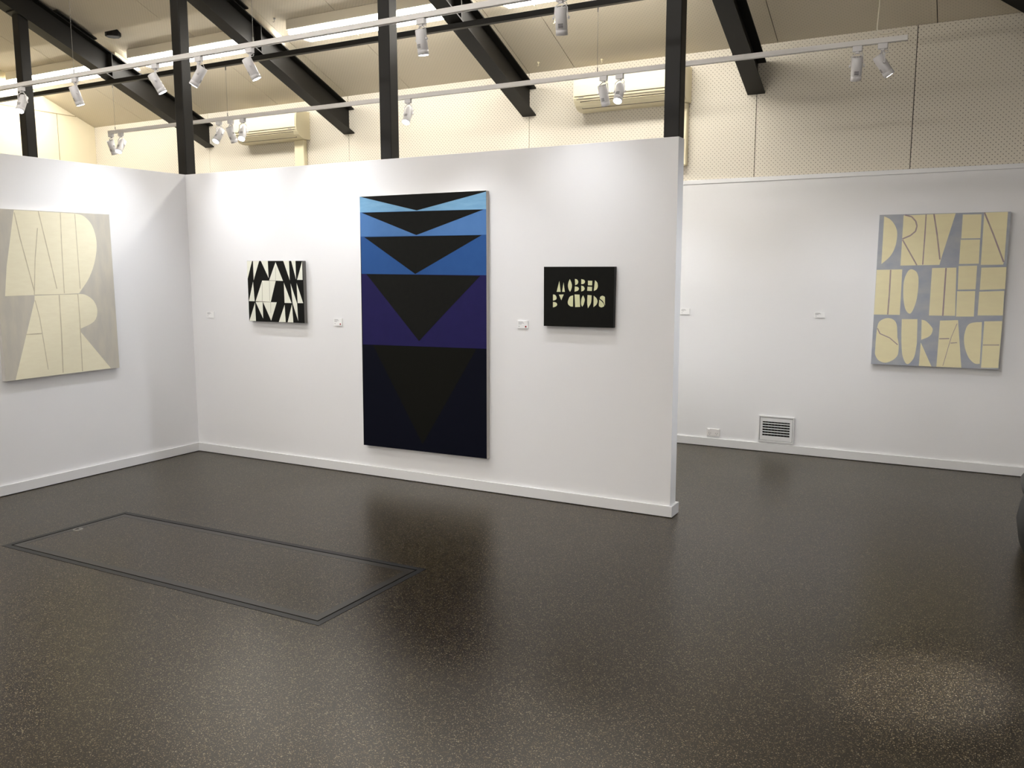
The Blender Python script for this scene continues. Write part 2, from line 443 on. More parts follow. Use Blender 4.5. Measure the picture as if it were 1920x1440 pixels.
track('b', T2Y, T2Z, -2.333, 5.505, 'white lighting track behind the posts, ending with a looped cable at the right', [-2.236, -0.557, 3.358], RB+SL*(D-ys)-0.058, feed=True)

GROUP_H = 'white track spotlights'
def spotlight(x, y, z, target, label, power=1.0, cone=58, lit=True, yaw_cam=True):
    base = Vector((x, y, z))
    t = thing('track_spotlight', label, 'spotlight', base, GROUP_H)
    ad = MB(base); ad.box((x-0.03, y-0.016, z-0.036), (x+0.03, y+0.016, z)); ad.box((x-0.012, y-0.012, z-0.046), (x+0.012, y+0.012, z-0.036))
    ad.build('adapter', LAMPW, t, bevel=0.003)
    piv = base + Vector((0, 0, -0.126))
    aim = Vector(target).normalized()
    hx = Vector((aim.x, aim.y, 0))
    if hx.length < 0.02: hx = Vector((0, 1, 0))
    hx.normalize(); side = Vector((0, 0, 1)).cross(hx).normalized()   # knob axis
    R = 0.034
    yk = MB(base)
    for s_ in (-1, 1):
        pth = [base+Vector((0, 0, -0.045)), base+Vector((0, 0, -0.05))+side*s_*0.016, base+Vector((0, 0, -0.066))+side*s_*(R+0.001), piv+side*s_*(R+0.006)]
        # flat strap
        for a, b in zip(pth[:-1], pth[1:]):
            d = (b-a); n_ = d.cross(hx).normalized()*0.0012; ww = hx*0.006
            yk.hexa([a-ww-n_, a+ww-n_, a+ww+n_, a-ww+n_, b-ww-n_, b+ww-n_, b+ww+n_, b-ww+n_])
    yk.build('yoke', LAMPW, t)
    for s_ in (-1, 1):
        kb = MB(base); kb.lathe([(0, 0), (0, 0.009), (0.008, 0.009), (0.010, 0.007), (0.010, 0)], piv+side*s_*(R+0.005), side*s_, 14)
        kb.build('knob', LAMPW, t)
    L = 0.150
    b0 = piv - aim*0.058
    bd = MB(base)
    bd.lathe([(0, 0), (0, R-0.004), (0.003, R), (L-0.032, R), (L-0.030, R-0.0015), (L-0.028, R), (L, R+0.0005), (L, R-0.003), (L-0.006, R-0.0035)], b0, aim, 32)
    up_l = side.cross(aim).normalized()
    # vent holes in the back cap
    for k in range(8):
        a = k*math.pi/4; c = b0 + (side*math.cos(a)+up_l*math.sin(a))*0.021 - aim*0.0004
        bd.lathe([(0, 0), (0, 0.004), (0.0006, 0.004)], c, aim, 8, 1)
    for sg in (-1, 1):           # slots cut in the barrel, on both open sides
        for k in range(4):
            h = 0.086 + k*0.0065
            for j in range(6):
                a0 = -0.42 + j*0.14; a1 = a0+0.14
                def pt(a, hh, rr): return b0 + aim*hh + (up_l*sg*math.cos(a)+side*math.sin(a))*rr
                q = [pt(a0, h, R+0.0004), pt(a1, h, R+0.0004), pt(a1, h+0.0032, R+0.0004), pt(a0, h+0.0032, R+0.0004)]
                bd.add(q, [(0, 1, 2, 3)] , 1)
    bd.build('barrel', [LAMPW, VENTMARK], t)
    ln = MB(base); ln.lathe([(0, 0), (0, R-0.0042), (0.0015, R-0.0044), (0.003, 0)], b0+aim*(L-0.0015), aim, 28)
    ln.build('lens', LENS if lit else DARK, t)
    lp = MB(base)
    q0 = base + Vector((0.012, 0, -0.04)); q3 = b0 + up_l*0.012
    lp.tube([q0, q0+Vector((0.02, 0, -0.006))+hx*0.004, q0+Vector((0.026, 0, -0.02))+hx*-0.004, (q0+q3)*0.5+Vector((0.012, 0, -0.006)), q3], 0.0022, 6)
    lp.build('lamp_lead', LAMPW, t)
    if lit:
        ld = bpy.data.lights.new('spot_beam', 'SPOT'); ld.energy = SPOT_W*power; ld.color = LED_COL
        ld.spot_size = math.radians(cone); ld.spot_blend = 1.0; ld.shadow_soft_size = 0.028
        lo = bpy.data.objects.new('spot_beam', ld); COL.objects.link(lo); lo.parent = t
        lo.location = b0 + aim*(L+0.004) - base
        lo.rotation_euler = aim.to_track_quat('-Z', 'Y').to_euler()
    return t
T3X, T3Z = 7.45, 3.14  # unseen track, added to carry lamps from the right
def added_side_track():
    t = thing('lighting_track', 'white lighting track added out of view on the right, running towards the back wall', 'lighting track', (T3X, -2.5, T3Z))
    r_ = MB((T3X, -2.5, T3Z)); r_.box((T3X-0.018, -2.5, T3Z), (T3X+0.018, 0.9, T3Z+0.032)); r_.build('rail', TRACKW, t)
    for hy in (-2.2, 0.6):
        h = MB((T3X, -2.5, T3Z)); h.tube([(T3X, hy, T3Z+0.03), (T3X, hy, roof(hy, CEIL-0.10))], 0.0014, 6); h.build('hanger_wire', WIRE, t)
added_side_track()
#           x      target                     label
for (x, tg, pw, cn, lab) in [
    (-1.25, (0.2, -0.5, -1), 0.7, 70, 'leftmost white spotlight of the front track, glowing face in front of the far left post'),
    (-0.53, (0.13, 0.32, -1), 0.7, 60, 'dark-backed white spotlight on the front track left of the corner post'),
    (0.43, (0.38, 0.40, -1), 1.15, 88, 'white spotlight just left of the corner post, tilted to the right'),
    (0.90, (-0.52, -0.32, -1), 1.55, 84, 'white spotlight just right of the corner post, lit face tilted down to the left'),
    (1.41, (0.34, 0.36, -1), 1.15, 88, 'white spotlight on the front track beside a hanger wire, tilted to the right'),
    (2.87, (0.03, 0.16, -1), 1.0, 76, 'upright white spotlight with lit rim right of the middle post'),
    (3.83, (-0.10, 0.35, -1), 0.6, 80, 'white spotlight cut off by the top edge, left of the right post')]:
    spotlight(x, T1Y, T1Z, tg, lab, pw, cn)
for (x, tg, pw, cn, lab) in [
    (-2.31, (0.0, 0.40, -1), 0.8, 60, 'dim-backed spotlight at the far left end of the rear track'),
    (-2.15, (0.14, -0.65, -1), 0.8, 60, 'glowing spotlight at the far left of the rear track, right next to a dim one'),
    (-0.68, (0.0, -0.70, -1), 0.8, 60, 'glowing left spotlight of the trio in front of the left air conditioner'),
    (-0.52, (0.06, 0.45, -1), 0.8, 60, 'unlit-looking middle spotlight of the trio in front of the left air conditioner'),
    (-0.357, (0.3, -0.65, -1), 0.8, 60, 'glowing right spotlight of the trio in front of the left air conditioner'),
    (1.60, (0.08, -0.65, -1), 0.8, 60, 'glowing spotlight on the rear track just right of the middle post'),
    (3.41, (0.06, 0.48, -1), 1.35, 74, 'left spotlight of the pair before the right air conditioner, seen from its back'),
    (3.54, (0.05, -0.60, -1), 0.8, 60, 'right spotlight of the pair before the right air conditioner, its face glowing'),
    (5.21, (-0.08, 0.42, -1), 1.3, 78, 'spotlight hanging straight with a vented back cap, near the right end of the rear track'),
    (5.364, (0.62, 0.28, -1), 1.0, 60, 'spotlight at the right end of the rear track, tilted right with a bright rim')]:
    spotlight(x, T2Y, T2Z, tg, lab, pw, cn)
spotlight(5.75, T1Y, T1Z, (0.075, -0.36, -1), 'spotlight added on the unseen end of the front track', 0.8, 60)  # unseen lamp added to brighten the front of the room
spotlight(T3X, 0.35, T3Z, (-3.1, -0.26, -1.85), 'spotlight added out of view on the side track to brighten the partition end', 5.0, 48)  # unseen lamp added to light the end face of the partition
spotlight(T3X, 0.8, T3Z, (-1.5, -2.47, -2.95), 'spotlight at the end of the added side track out of view, aimed at the floor', 19.0, 10)

# ================================================================== SMALL CEILING THINGS
def on_ceiling(x, y, base=CEIL): return Vector((x, y, roof(y, base)))
p = on_ceiling(-2.045, 0.93); n_ = Vector((0, -SL, -1)).normalized()
sm = MB(p); sm.lathe([(-0.035, 0), (-0.035, 0.078), (0.055, 0.078), (0.062, 0.070), (0.062, 0)], p, (0, 0, -1), 8)
for k in range(len(sm.sm)): sm.sm[k] = False
tag(sm.build('smoke_alarm', MARKH), 'small black octagonal alarm on the ceiling beside the left roof beam', 'alarm')
for (x, y, lab) in [(2.86, 2.29, 'small white ceiling hook above the right air conditioner'),
                    (2.66, 1.72, 'small white ceiling hook just right of the ceiling joint, right of the middle beam'),
                    (-0.02, 1.16, 'tiny dark ceiling hook beside the second roof beam'),
                    (2.25, 2.22, 'tiny ceiling hook beside the end of the middle roof beam')]:
    p = on_ceiling(x, y); h = MB(p)
    h.lathe([(0, 0.013), (0.004, 0.013), (0.006, 0.004), (0.02, 0.004), (0.02, 0)], p, n_, 10)
    h.tube([p+n_*0.018, p+n_*0.03+Vector((0.01, 0, 0)), p+n_*0.04, p+n_*0.034+Vector((-0.01, 0, 0))], 0.003, 6)
    tag(h.build('ceiling_hook', CREAM if y > 1.5 else WIRE), lab, 'hook', 'ceiling hooks')

# ================================================================== AIR CONDITIONERS
def air_con(x0, x1, dx0, dx1, dz, lab, lab2, mark):
    yw = YU; zt, zb = 3.335, 3.035
    o = (x0, yw, zb)
    t = thing('air_conditioner', lab, 'air conditioner', o, 'wall air conditioners')
    prof = [(yw, zt), (2.19, zt), (2.155, zt-0.006), (2.142, zt-0.03), (2.136, zt-0.09), (2.132, zt-0.17), (2.134, zt-0.205), (2.142, zt-0.215),
            (2.146, zt-0.224), (2.175, zt-0.262), (2.215, zt-0.290), (2.26, zt-0.30), (yw, zt-0.30)]
    b = MB(o); b.prism([(x0, y, z) for y, z in prof], (x1-x0, 0, 0), 0, False)
    b.build('casing', CREAM, t, bevel=0.004)
    # front cover panel and the shadow line below it
    fp = MB(o); pr = [(2.1405, zt-0.028), (2.1345, zt-0.09), (2.1305, zt-0.17), (2.1315, zt-0.186), (2.126, zt-0.186), (2.1245, zt-0.17), (2.1285, zt-0.09), (2.1355, zt-0.030)]
    fp.prism([(x0+0.012, y, z) for y, z in pr], (x1-x0-0.024, 0, 0))
    fp.build('front_cover', CREAM, t, bevel=0.002)
    ln = MB(o); ln.box((x0+0.012, 2.128, zt-0.1905), (x1-0.012, 2.133, zt-0.187))
    for a in (0,): ln.box((x0+0.03, 2.1385, zt-0.2145), (x1-0.03, 2.143, zt-0.2105))
    ln.build('seam', CREAMD, t)
    # air vane on the slanted underside, framed by dark gaps
    def sl(u):   # 0..1 along the slant
        a, c = Vector((0, 2.150, zt-0.2295)), Vector((0, 2.209, zt-0.2865))
        return a.lerp(c, u)
    dn = Vector((0, -0.69, -0.72))
    gp = MB(o)
    q = [Vector((x0+0.06, 0, 0))+sl(0), Vector((x1-0.06, 0, 0))+sl(0), Vector((x1-0.06, 0, 0))+sl(1), Vector((x0+0.06, 0, 0))+sl(1)]
    gp.prism(q, dn*0.0015); gp.build('vane_gap', CREAMD, t)
    vn = MB(o)
    for (u0, u1) in ((0.10, 0.47), (0.51, 0.90)):
        q = [Vector((x0+0.067, 0, 0))+sl(u0), Vector((x1-0.067, 0, 0))+sl(u0), Vector((x1-0.067, 0, 0))+sl(u1), Vector((x0+0.067, 0, 0))+sl(u1)]
        vn.prism(q, dn*0.005)
    vn.build('air_vane', CREAM, t)
    # top intake slots
    tg_ = MB(o); tg_.box((x0+0.04, 2.15, zt-0.0005), (x1-0.04, 2.30, zt+0.001)); tg_.build('intake_grille', CREAMD, t)
    lg = MB(o)
    mx_ = x0+0.05 if mark else x1-0.12
    lg.box((mx_, 2.1325, zt-0.203), (mx_+0.05, 2.1345, zt-0.197)); lg.build('maker_mark', GREYMARK, t)
    d = MB((dx0, yw, dz))
    d.box((dx0, yw-0.062, dz), (dx1, yw, zb+0.001))
    tag(d.build('pipe_cover', CREAM, bevel=0.01), lab2, 'pipe cover', 'pipe covers')
air_con(-1.64, -0.69, -0.876, -0.735, 2.375, 'cream wall air conditioner above the left end of the long partition, smaller looking one',
        'cream pipe cover running down from the left air conditioner', False)
air_con(2.65, 3.685, 3.53, 3.668, 2.50, 'cream wall air conditioner behind the right post',
        'cream pipe cover below the right air conditioner beside the partition end', True)

# ================================================================== PAINTINGS
PD = {'small':[('w','p',[(1420,3339),(1546,3333),(1430,3038)]),('w','p',[(1569,3333),(1705,3333),(1566,3018)]),('w','p',[(1743,3332),(1895,3331),(1898,3059)]),('w','p',[(2062,3310),(2208,3011),(1909,3020)]),('w','p',[(1756,3015),(2050,3010),(1926,2672),(1592,2679)]),('w','p',[(2229,3330),(2350,3329),(2353,3022)]),('w','p',[(2397,3329),(2487,3328),(2486,3036)]),('w','p',[(2627,3323),(2622,3030),(2508,3030)]),('w','p',[(1550,2995),(1570,2675),(1440,2677)]),('w','p',[(2224,2983),(2373,2660),(2225,2660)]),('w','p',[(2366,2973),(2490,2656),(2501,2377),(2394,2660)]),('w','p',[(2495,2978),(2617,2664),(2502,2662)]),('w','p',[(1576,2653),(1579,2351),(1432,2350)]),('w','p',[(1591,2662),(1746,2669),(1743,2396)]),('w','p',[(1755,2665),(2055,2667),(1918,2367)]),('w','p',[(2224,2631),(2233,2350),(2083,2348)]),('w','p',[(2381,2641),(2396,2350),(2275,2350)]),('g','l',3,[(1755,2993),(1737,2675)]),('g','l',3,[(1912,3014),(1905,2685)]),('g','l',3,[(1925,2665),(1918,2493)]),('g','l',3,[(2061,3229),(2050,3021)]),('g','l',3,[(1592,2670),(1916,2668)]),('g','l',3,[(1935,3015),(2032,3012)])],'mobbed':[('w','p',[(7117,3035),(7137,2893),(7078,2893)]),('w','p',[(7179,3018),(7199,2894),(7158,2894)]),('w','p',[(7271,3062),(7275,3053),(7281,3041),(7288,3028),(7293,3016),(7296,3006),(7299,2996),(7301,2987),(7302,2977),(7301,2965),(7299,2953),(7297,2942),(7293,2931),(7289,2920),(7284,2910),(7278,2901),(7275,2895),(7271,2901),(7264,2910),(7258,2920),(7253,2930),(7249,2941),(7246,2953),(7244,2964),(7244,2976),(7244,2988),(7246,3000),(7249,3011),(7252,3022),(7256,3034),(7262,3045),(7267,3055)]),('w','p',[(7344,3065),(7351,3064),(7359,3062),(7369,3060),(7376,3056),(7382,3050),(7387,3043),(7391,3035),(7392,3027),(7392,3019),(7389,3011),(7385,3003),(7380,2997),(7372,2992),(7363,2988),(7354,2986),(7348,2984)]),('w','p',[(7344,2967),(7352,2966),(7365,2964),(7377,2962),(7387,2959),(7394,2955),(7399,2950),(7402,2944),(7403,2938),(7402,2932),(7399,2925),(7395,2918),(7388,2912),(7377,2907),(7363,2903),(7349,2900),(7340,2898)]),('w','p',[(7435,3063),(7442,3061),(7453,3059),(7464,3057),(7472,3054),(7479,3049),(7485,3043),(7488,3037),(7490,3030),(7488,3023),(7485,3016),(7479,3009),(7473,3004),(7464,3001),(7453,2999),(7443,2998),(7436,2997)]),('w','p',[(7436,2978),(7442,2976),(7452,2974),(7461,2972),(7469,2968),(7475,2962),(7480,2954),(7484,2946),(7485,2939),(7484,2932),(7480,2925),(7475,2918),(7470,2913),(7462,2909),(7452,2906),(7443,2904),(7437,2902)]),('w','p',[(7531,3043),(7593,3041),(7590,2982),(7532,2984)]),('w','p',[(7525,2965),(7590,2963),(7588,2910),(7521,2911)]),('w','p',[(7630,3049),(7636,3044),(7645,3038),(7654,3030),(7661,3021),(7666,3011),(7669,3000),(7671,2988),(7672,2977),(7671,2966),(7668,2954),(7664,2944),(7658,2934),(7649,2926),(7636,2920),(7624,2914),(7616,2911)]),('w','p',[(7025,2857),(7031,2856),(7041,2855),(7051,2853),(7059,2849),(7065,2842),(7071,2833),(7075,2824),(7077,2816),(7077,2808),(7076,2801),(7072,2794),(7067,2789),(7058,2784),(7046,2780),(7034,2777),(7025,2775)]),('w','p',[(7025,2759),(7035,2757),(7048,2756),(7061,2753),(7072,2749),(7078,2743),(7083,2737),(7086,2729),(7087,2723),(7085,2716),(7081,2710),(7075,2703),(7067,2698),(7057,2694),(7045,2690),(7033,2687),(7024,2685)]),('w','p',[(7112,2856),(7183,2860),(7148,2783)]),('w','p',[(7320,2849),(7319,2701),(7312,2701),(7302,2701),(7291,2702),(7281,2705),(7272,2710),(7262,2716),(7254,2724),(7248,2732),(7245,2741),(7243,2750),(7243,2760),(7245,2772),(7249,2786),(7256,2803),(7263,2819),(7272,2832),(7284,2839),(7298,2844),(7311,2847)]),('w','p',[(7341,2862),(7413,2860),(7422,2699),(7351,2695)]),('w','p',[(7465,2851),(7469,2843),(7475,2832),(7481,2819),(7485,2809),(7487,2801),(7488,2796),(7488,2790),(7487,2782),(7484,2770),(7480,2756),(7476,2742),(7472,2730),(7466,2721),(7461,2713),(7455,2707),(7452,2703),(7449,2707),(7445,2714),(7441,2721),(7438,2729),(7437,2738),(7436,2748),(7436,2758),(7437,2768),(7437,2780),(7439,2792),(7440,2803),(7443,2814),(7448,2825),(7454,2836),(7460,2845)]),('w','p',[(7527,2857),(7586,2853),(7585,2835),(7585,2810),(7583,2782),(7578,2758),(7569,2736),(7556,2716),(7544,2698),(7535,2685),(7532,2697),(7529,2715),(7525,2735),(7523,2757),(7523,2782),(7524,2812),(7526,2839)]),('w','p',[(7614,2849),(7622,2844),(7632,2836),(7644,2827),(7653,2818),(7659,2809),(7664,2799),(7667,2789),(7669,2779),(7668,2768),(7665,2756),(7660,2744),(7654,2733),(7644,2723),(7632,2714),(7621,2706),(7613,2700)]),('w','p',[(7706,2835),(7711,2839),(7719,2843),(7728,2848),(7737,2850),(7745,2849),(7754,2845),(7763,2841),(7769,2836),(7772,2830),(7773,2824),(7773,2817),(7773,2813),(7775,2725),(7770,2735),(7762,2751),(7754,2767),(7745,2780),(7734,2790),(7721,2799),(7710,2807),(7702,2812)]),('w','p',[(7695,2799),(7700,2796),(7707,2791),(7716,2786),(7724,2780),(7732,2773),(7740,2765),(7749,2756),(7755,2748),(7759,2740),(7763,2731),(7764,2723),(7762,2716),(7756,2710),(7746,2705),(7734,2701),(7725,2699),(7716,2700),(7709,2703),(7702,2706),(7696,2711),(7693,2715),(7690,2719),(7689,2725),(7689,2734),(7690,2749),(7692,2768),(7694,2786)])],'big':[('b1','p',[(3815,4270),(6007,4263),(6005,4012),(3808,4041)]),('b2','p',[(3808,4041),(6005,4012),(6003,3666),(3812,3682)]),('b3','p',[(3812,3682),(6003,3666),(5999,3110),(3811,3127)]),('b4','p',[(3811,3127),(5999,3110),(5993,2084),(3801,2057)]),('b5','p',[(3801,2057),(5993,2084),(5982,505),(3760,486)]),('k','p',[(3823,4270),(6007,4263),(6007,4249),(4841,4034)]),('k','p',[(3836,4034),(5965,4011),(4827,3684)]),('k','p',[(3876,3674),(5928,3662),(4797,3126)]),('k','p',[(3899,3124),(5900,3101),(5331,2591),(4845,2147)]),('o','p',[(3995,2055),(5830,2080),(4879,606)])],'left':[('c','p',[(-3070,4030),(-2151,4029),(-2125,4027),(-2088,4024),(-2047,4017),(-2008,4002),(-1971,3977),(-1934,3946),(-1899,3907),(-1871,3862),(-1849,3808),(-1832,3747),(-1820,3682),(-1815,3617),(-1817,3553),(-1825,3488),(-1838,3423),(-1856,3356),(-1878,3288),(-1905,3219),(-1937,3151),(-1973,3084),(-2020,3016),(-2077,2945),(-2129,2884),(-2165,2841),(-3290,2831),(-3234,3247),(-3080,3983)]),('c','p',[(-2863,2825),(-2191,2830),(-2170,2830),(-2140,2830),(-2105,2828),(-2071,2820),(-2036,2804),(-1999,2783),(-1963,2757),(-1934,2728),(-1912,2693),(-1894,2654),(-1883,2612),(-1879,2570),(-1883,2528),(-1893,2484),(-1913,2442),(-1945,2405),(-1999,2373),(-2071,2345),(-2140,2321),(-2187,2305),(-2178,2252),(-1710,1656),(-3236,1641),(-2868,2758)]),('l','l',7,[(-3068,3994),(-3009,3629),(-2862,2892)]),('l','l',7,[(-2714,4036),(-2599,3395),(-2515,2918)]),('l','l',6,[(-2744,3792),(-2814,3348),(-2866,2837)]),('l','l',7,[(-2376,4032),(-2391,3579),(-2403,2847)]),('l','l',6,[(-2146,4022),(-2143,3400),(-2141,2911)]),('l','l',6,[(-2861,2758),(-2811,2498),(-2740,1739)]),('l','l',8,[(-2486,2826),(-2493,2250),(-2513,1668)]),('l','l',7,[(-2186,2830),(-2183,2465),(-2197,1658)]),('l','l',9,[(-3031,2275),(-2789,2274)]),('l','l',4,[(-2862,2836),(-2186,2832)])],'driven':[('c','p',[(10608,4018),(10627,4009),(10654,3996),(10684,3979),(10710,3958),(10734,3932),(10756,3901),(10777,3867),(10792,3834),(10803,3803),(10810,3772),(10814,3739),(10815,3702),(10813,3659),(10808,3611),(10801,3563),(10790,3519),(10778,3480),(10762,3443),(10744,3409),(10722,3376),(10694,3344),(10659,3311),(10627,3283),(10605,3264)]),('c','p',[(10891,4023),(11623,4034),(11462,3341),(11444,3247),(10887,3238)]),('c','p',[(11721,4012),(11975,4008),(11980,3648),(11721,3649)]),('c','p',[(11715,3629),(11978,3631),(11983,3264),(11714,3260)]),('c','p',[(12008,4032),(12320,4033),(12320,3309),(12307,3247),(12011,3245),(12008,3970)]),('c','p',[(10541,3171),(10918,3179),(10920,2454),(10535,2451)]),('c','p',[(11048,3181),(11068,3177),(11091,3167),(11113,3151),(11131,3130),(11143,3104),(11153,3072),(11159,3034),(11163,2988),(11164,2928),(11163,2858),(11159,2786),(11154,2722),(11145,2667),(11133,2617),(11120,2572),(11108,2537),(11096,2510),(11084,2491),(11072,2480),(11059,2478),(11043,2485),(11026,2500),(11009,2523),(10994,2555),(10981,2597),(10970,2648),(10961,2705),(10954,2760),(10950,2817),(10948,2877),(10948,2935),(10951,2986),(10958,3030),(10967,3069),(10979,3102),(10991,3130),(11003,3151),(11016,3167),(11031,3177)]),('c','p',[(11343,3199),(11682,3206),(11709,2459),(11341,2456)]),('c','p',[(11711,3230),(11963,3235),(11964,2873),(11720,2865)]),('c','p',[(11713,2841),(11961,2848),(11967,2455),(11722,2449)]),('c','p',[(12022,3203),(12355,3212),(12357,2881),(12021,2864)]),('c','p',[(12017,2838),(12350,2854),(12354,2481),(12016,2473)]),('c','p',[(10735,2399),(10761,2400),(10787,2395),(10812,2387),(10833,2375),(10849,2361),(10863,2345),(10875,2323),(10885,2293),(10892,2247),(10898,2189),(10902,2134),(10905,2095),(10911,2070),(10920,2033),(10928,1991),(10932,1950),(10933,1908),(10932,1863),(10927,1819),(10912,1781),(10885,1748),(10849,1718),(10809,1695),(10773,1679),(10741,1674),(10709,1678),(10680,1688),(10655,1701),(10634,1717),(10617,1739),(10603,1763),(10592,1787),(10586,1807),(10583,1824),(10582,1849),(10583,1893),(10584,1966),(10586,2062),(10589,2157),(10595,2231),(10601,2278),(10607,2308),(10617,2329),(10631,2348),(10653,2367),(10680,2383),(10708,2393)]),('c','p',[(10952,2388),(11181,2394),(11194,2002),(11190,1963),(11185,1905),(11178,1844),(11168,1793),(11154,1755),(11135,1722),(11116,1697),(11099,1679),(11084,1670),(11069,1669),(11055,1677),(11041,1693),(11026,1718),(11011,1752),(10997,1794),(10985,1847),(10976,1922),(10968,2013),(10963,2100),(10959,2160)]),('c','p',[(11241,2386),(11252,2384),(11268,2381),(11286,2376),(11304,2367),(11323,2351),(11345,2330),(11366,2307),(11382,2287),(11394,2272),(11402,2258),(11407,2244),(11408,2227),(11405,2205),(11399,2180),(11389,2155),(11373,2133),(11346,2113),(11310,2094),(11276,2078),(11252,2067)]),('c','p',[(11249,2025),(11425,1644),(11242,1651)]),('c','p',[(11502,2379),(11754,2394),(11844,1653),(11493,1648),(11500,2158)]),('c','p',[(12083,2375),(12093,1727),(12079,1725),(12059,1722),(12036,1723),(12013,1733),(11989,1752),(11963,1778),(11938,1810),(11916,1850),(11897,1898),(11878,1954),(11864,2013),(11855,2070),(11852,2124),(11855,2180),(11863,2230),(11872,2272),(11884,2303),(11897,2325),(11915,2341),(11938,2354),(11973,2364),(12015,2370),(12056,2372)]),('c','p',[(12112,2385),(12354,2396),(12346,1674),(12114,1667)]),('m','l',11,[(10913,4029),(11008,4000),(11071,3928),(11092,3853),(11076,3773),(11006,3708),(10892,3656)]),('m','l',10,[(10897,3643),(11124,3244)]),('m','l',9,[(11212,4034),(11212,3714),(11207,3251)]),('m','l',11,[(11321,4034),(11381,3731),(11446,3331)]),('m','l',11,[(12011,4032),(12149,3705),(12313,3286)]),('m','l',11,[(10748,3171),(10749,2799),(10742,2456)]),('m','l',11,[(11539,3200),(11537,2455)]),('m','l',8,[(10599,2232),(10642,2145),(10791,2081),(10915,1974)]),('m','l',8,[(11507,2093),(11649,2102)]),('m','l',4,[(11743,2339),(11675,2124),(11584,1669)]),('m','l',6,[(11671,2032),(11761,2042)]),('m','l',7,[(12118,2020),(12335,2029)])]}
CREAMP = mat('pale_cream_paint', srgb(233, 227, 200), 0.7, var=(14, 0.5, (1, 1, 4), srgb(226, 218, 190)))
GREYBG = mat('brushed_grey_paint', srgb(184, 180, 170), 0.75, var=(7, 0.8, (1, 3, 0.8), srgb(198, 192, 176)))
GREYLN = mat('grey_brush_line', srgb(186, 177, 152), 0.75, var=(18, 0.9, (1, 1, 1), srgb(206, 197, 168)))
YELLP = mat('pale_yellow_paint', srgb(234, 225, 184), 0.7, var=(10, 0.5, (1, 1, 3), srgb(227, 216, 178)))
BLUEBG = mat('brushed_blue_grey_paint', srgb(158, 163, 176), 0.75, var=(9, 0.8, (1, 1, 1.4), srgb(178, 180, 180)))
MAUVE = mat('mauve_brush_line', srgb(158, 140, 148), 0.75, var=(16, 0.8, (1, 1, 1), srgb(180, 166, 150)))
BLK = mat('matt_black_paint', (0.005, 0.005, 0.004, 1), 0.75, var=(30, 0.5, (1, 1, 1), (0.008, 0.008, 0.006, 1)), spec=0.15)
WHP = mat('off_white_paint', srgb(228, 228, 214), 0.6)
GREENP = mat('pale_green_cream_paint', srgb(216, 216, 174), 0.6)
GLN = mat('thin_grey_line', srgb(150, 146, 130), 0.7)
SIDEG = mat('raw_canvas_side', srgb(196, 192, 186), 0.8)
SIDED = mat('grey_canvas_side', srgb(120, 118, 114), 0.8)
SIDEB = mat('black_canvas_side', (0.012, 0.012, 0.011, 1), 0.7)
B1 = mat('sky_blue_paint', srgb(108, 158, 196), 0.6, var=(22, 0.8, (0.4, 1, 2), srgb(126, 174, 206)))
B2 = mat('mid_blue_paint', srgb(70, 114, 170), 0.6, var=(12, 0.5, (1, 1, 1), srgb(78, 122, 178)), spec=0.3)
B3 = mat('deep_blue_paint', srgb(32, 76, 136), 0.6, var=(10, 0.5, (1, 1, 1), srgb(38, 84, 144)), spec=0.25)
B4 = mat('indigo_paint', srgb(25, 20, 72), 0.7, var=(10, 0.6, (1, 1, 1), srgb(29, 23, 78)), spec=0.2)
B5 = mat('midnight_blue_paint', srgb(5, 7, 22), 0.8, spec=0.12)
OLV = mat('olive_black_paint', srgb(15, 15, 10), 0.8, spec=0.12)

def painting(name, quad, axis, wall, depth, data, base_m, side_m, mats, label):
    """canvas in plane axis (0: faces +X, 1: faces -Y); quad TL,TR,BR,BL in (a,z) metres"""
    def P(a, z, off):
        return (wall+off, a, z) if axis == 0 else (a, wall-off, z)
    cz = sum(q[1] for q in quad)/4; ca = sum(q[0] for q in quad)/4
    o = P(ca, min(q[1] for q in quad), 0)
    t = thing('painting', label, 'painting', o)
    nrm = Vector((1, 0, 0)) if axis == 0 else Vector((0, -1, 0))
    # stretcher sides
    sd = MB(o); sd.prism([P(a, z, 0.002) for a, z in quad], nrm*(depth-0.0035))
    sd.build('canvas_side', side_m, t)
    fr = MB(o)
    fr.prism([P(a, z, depth-0.0015) for a, z in quad], nrm*0.0015, 0)
    names = list(mats)
    lay = {'l': 0.0007, 'm': 0.0007, 'g': 0.0007}
    def clip(pt):
        a = pt[0]/2000; z = pt[1]/2000
        lo = min(q[0] for q in quad); hi = max(q[0] for q in quad); zl = min(q[1] for q in quad)+0.001; zh = max(q[1] for q in quad)-0.001
        return min(max(a, lo+0.0), hi), min(max(z, zl), zh)
    for it in data:
        mi = names.index(it[0]) + 1
        if it[1] == 'p':
            off = 0.0004 if it[0] not in ('k', 'o') else 0.0008
            pts = [clip(q_) for q_ in it[2]]
            pts = [pt for i, pt in enumerate(pts) if abs(pt[0]-pts[i-1][0])+abs(pt[1]-pts[i-1][1]) > 1e-4]
            fr.prism([P(a, z, depth-0.0002) for a, z in pts], nrm*(off+0.0002), mi)
        else:
            ww = it[2]*0.00095; pts = [clip(q_) for q_ in it[3]]
            hw = ww/2
            for (a0, z0), (a1, z1) in zip(pts[:-1], pts[1:]):
                L_ = math.hypot(a1-a0, z1-z0) or 1; na, nz_ = -(z1-z0)/L_*hw, (a1-a0)/L_*hw
                fr.prism([P(a0+na, z0+nz_, depth), P(a1+na, z1+nz_, depth), P(a1-na, z1-nz_, depth), P(a0-na, z0-nz_, depth)], nrm*0.0008, mi)
    fr.build('painted_front', [base_m]+[mats[k] for k in names], t)
    return t
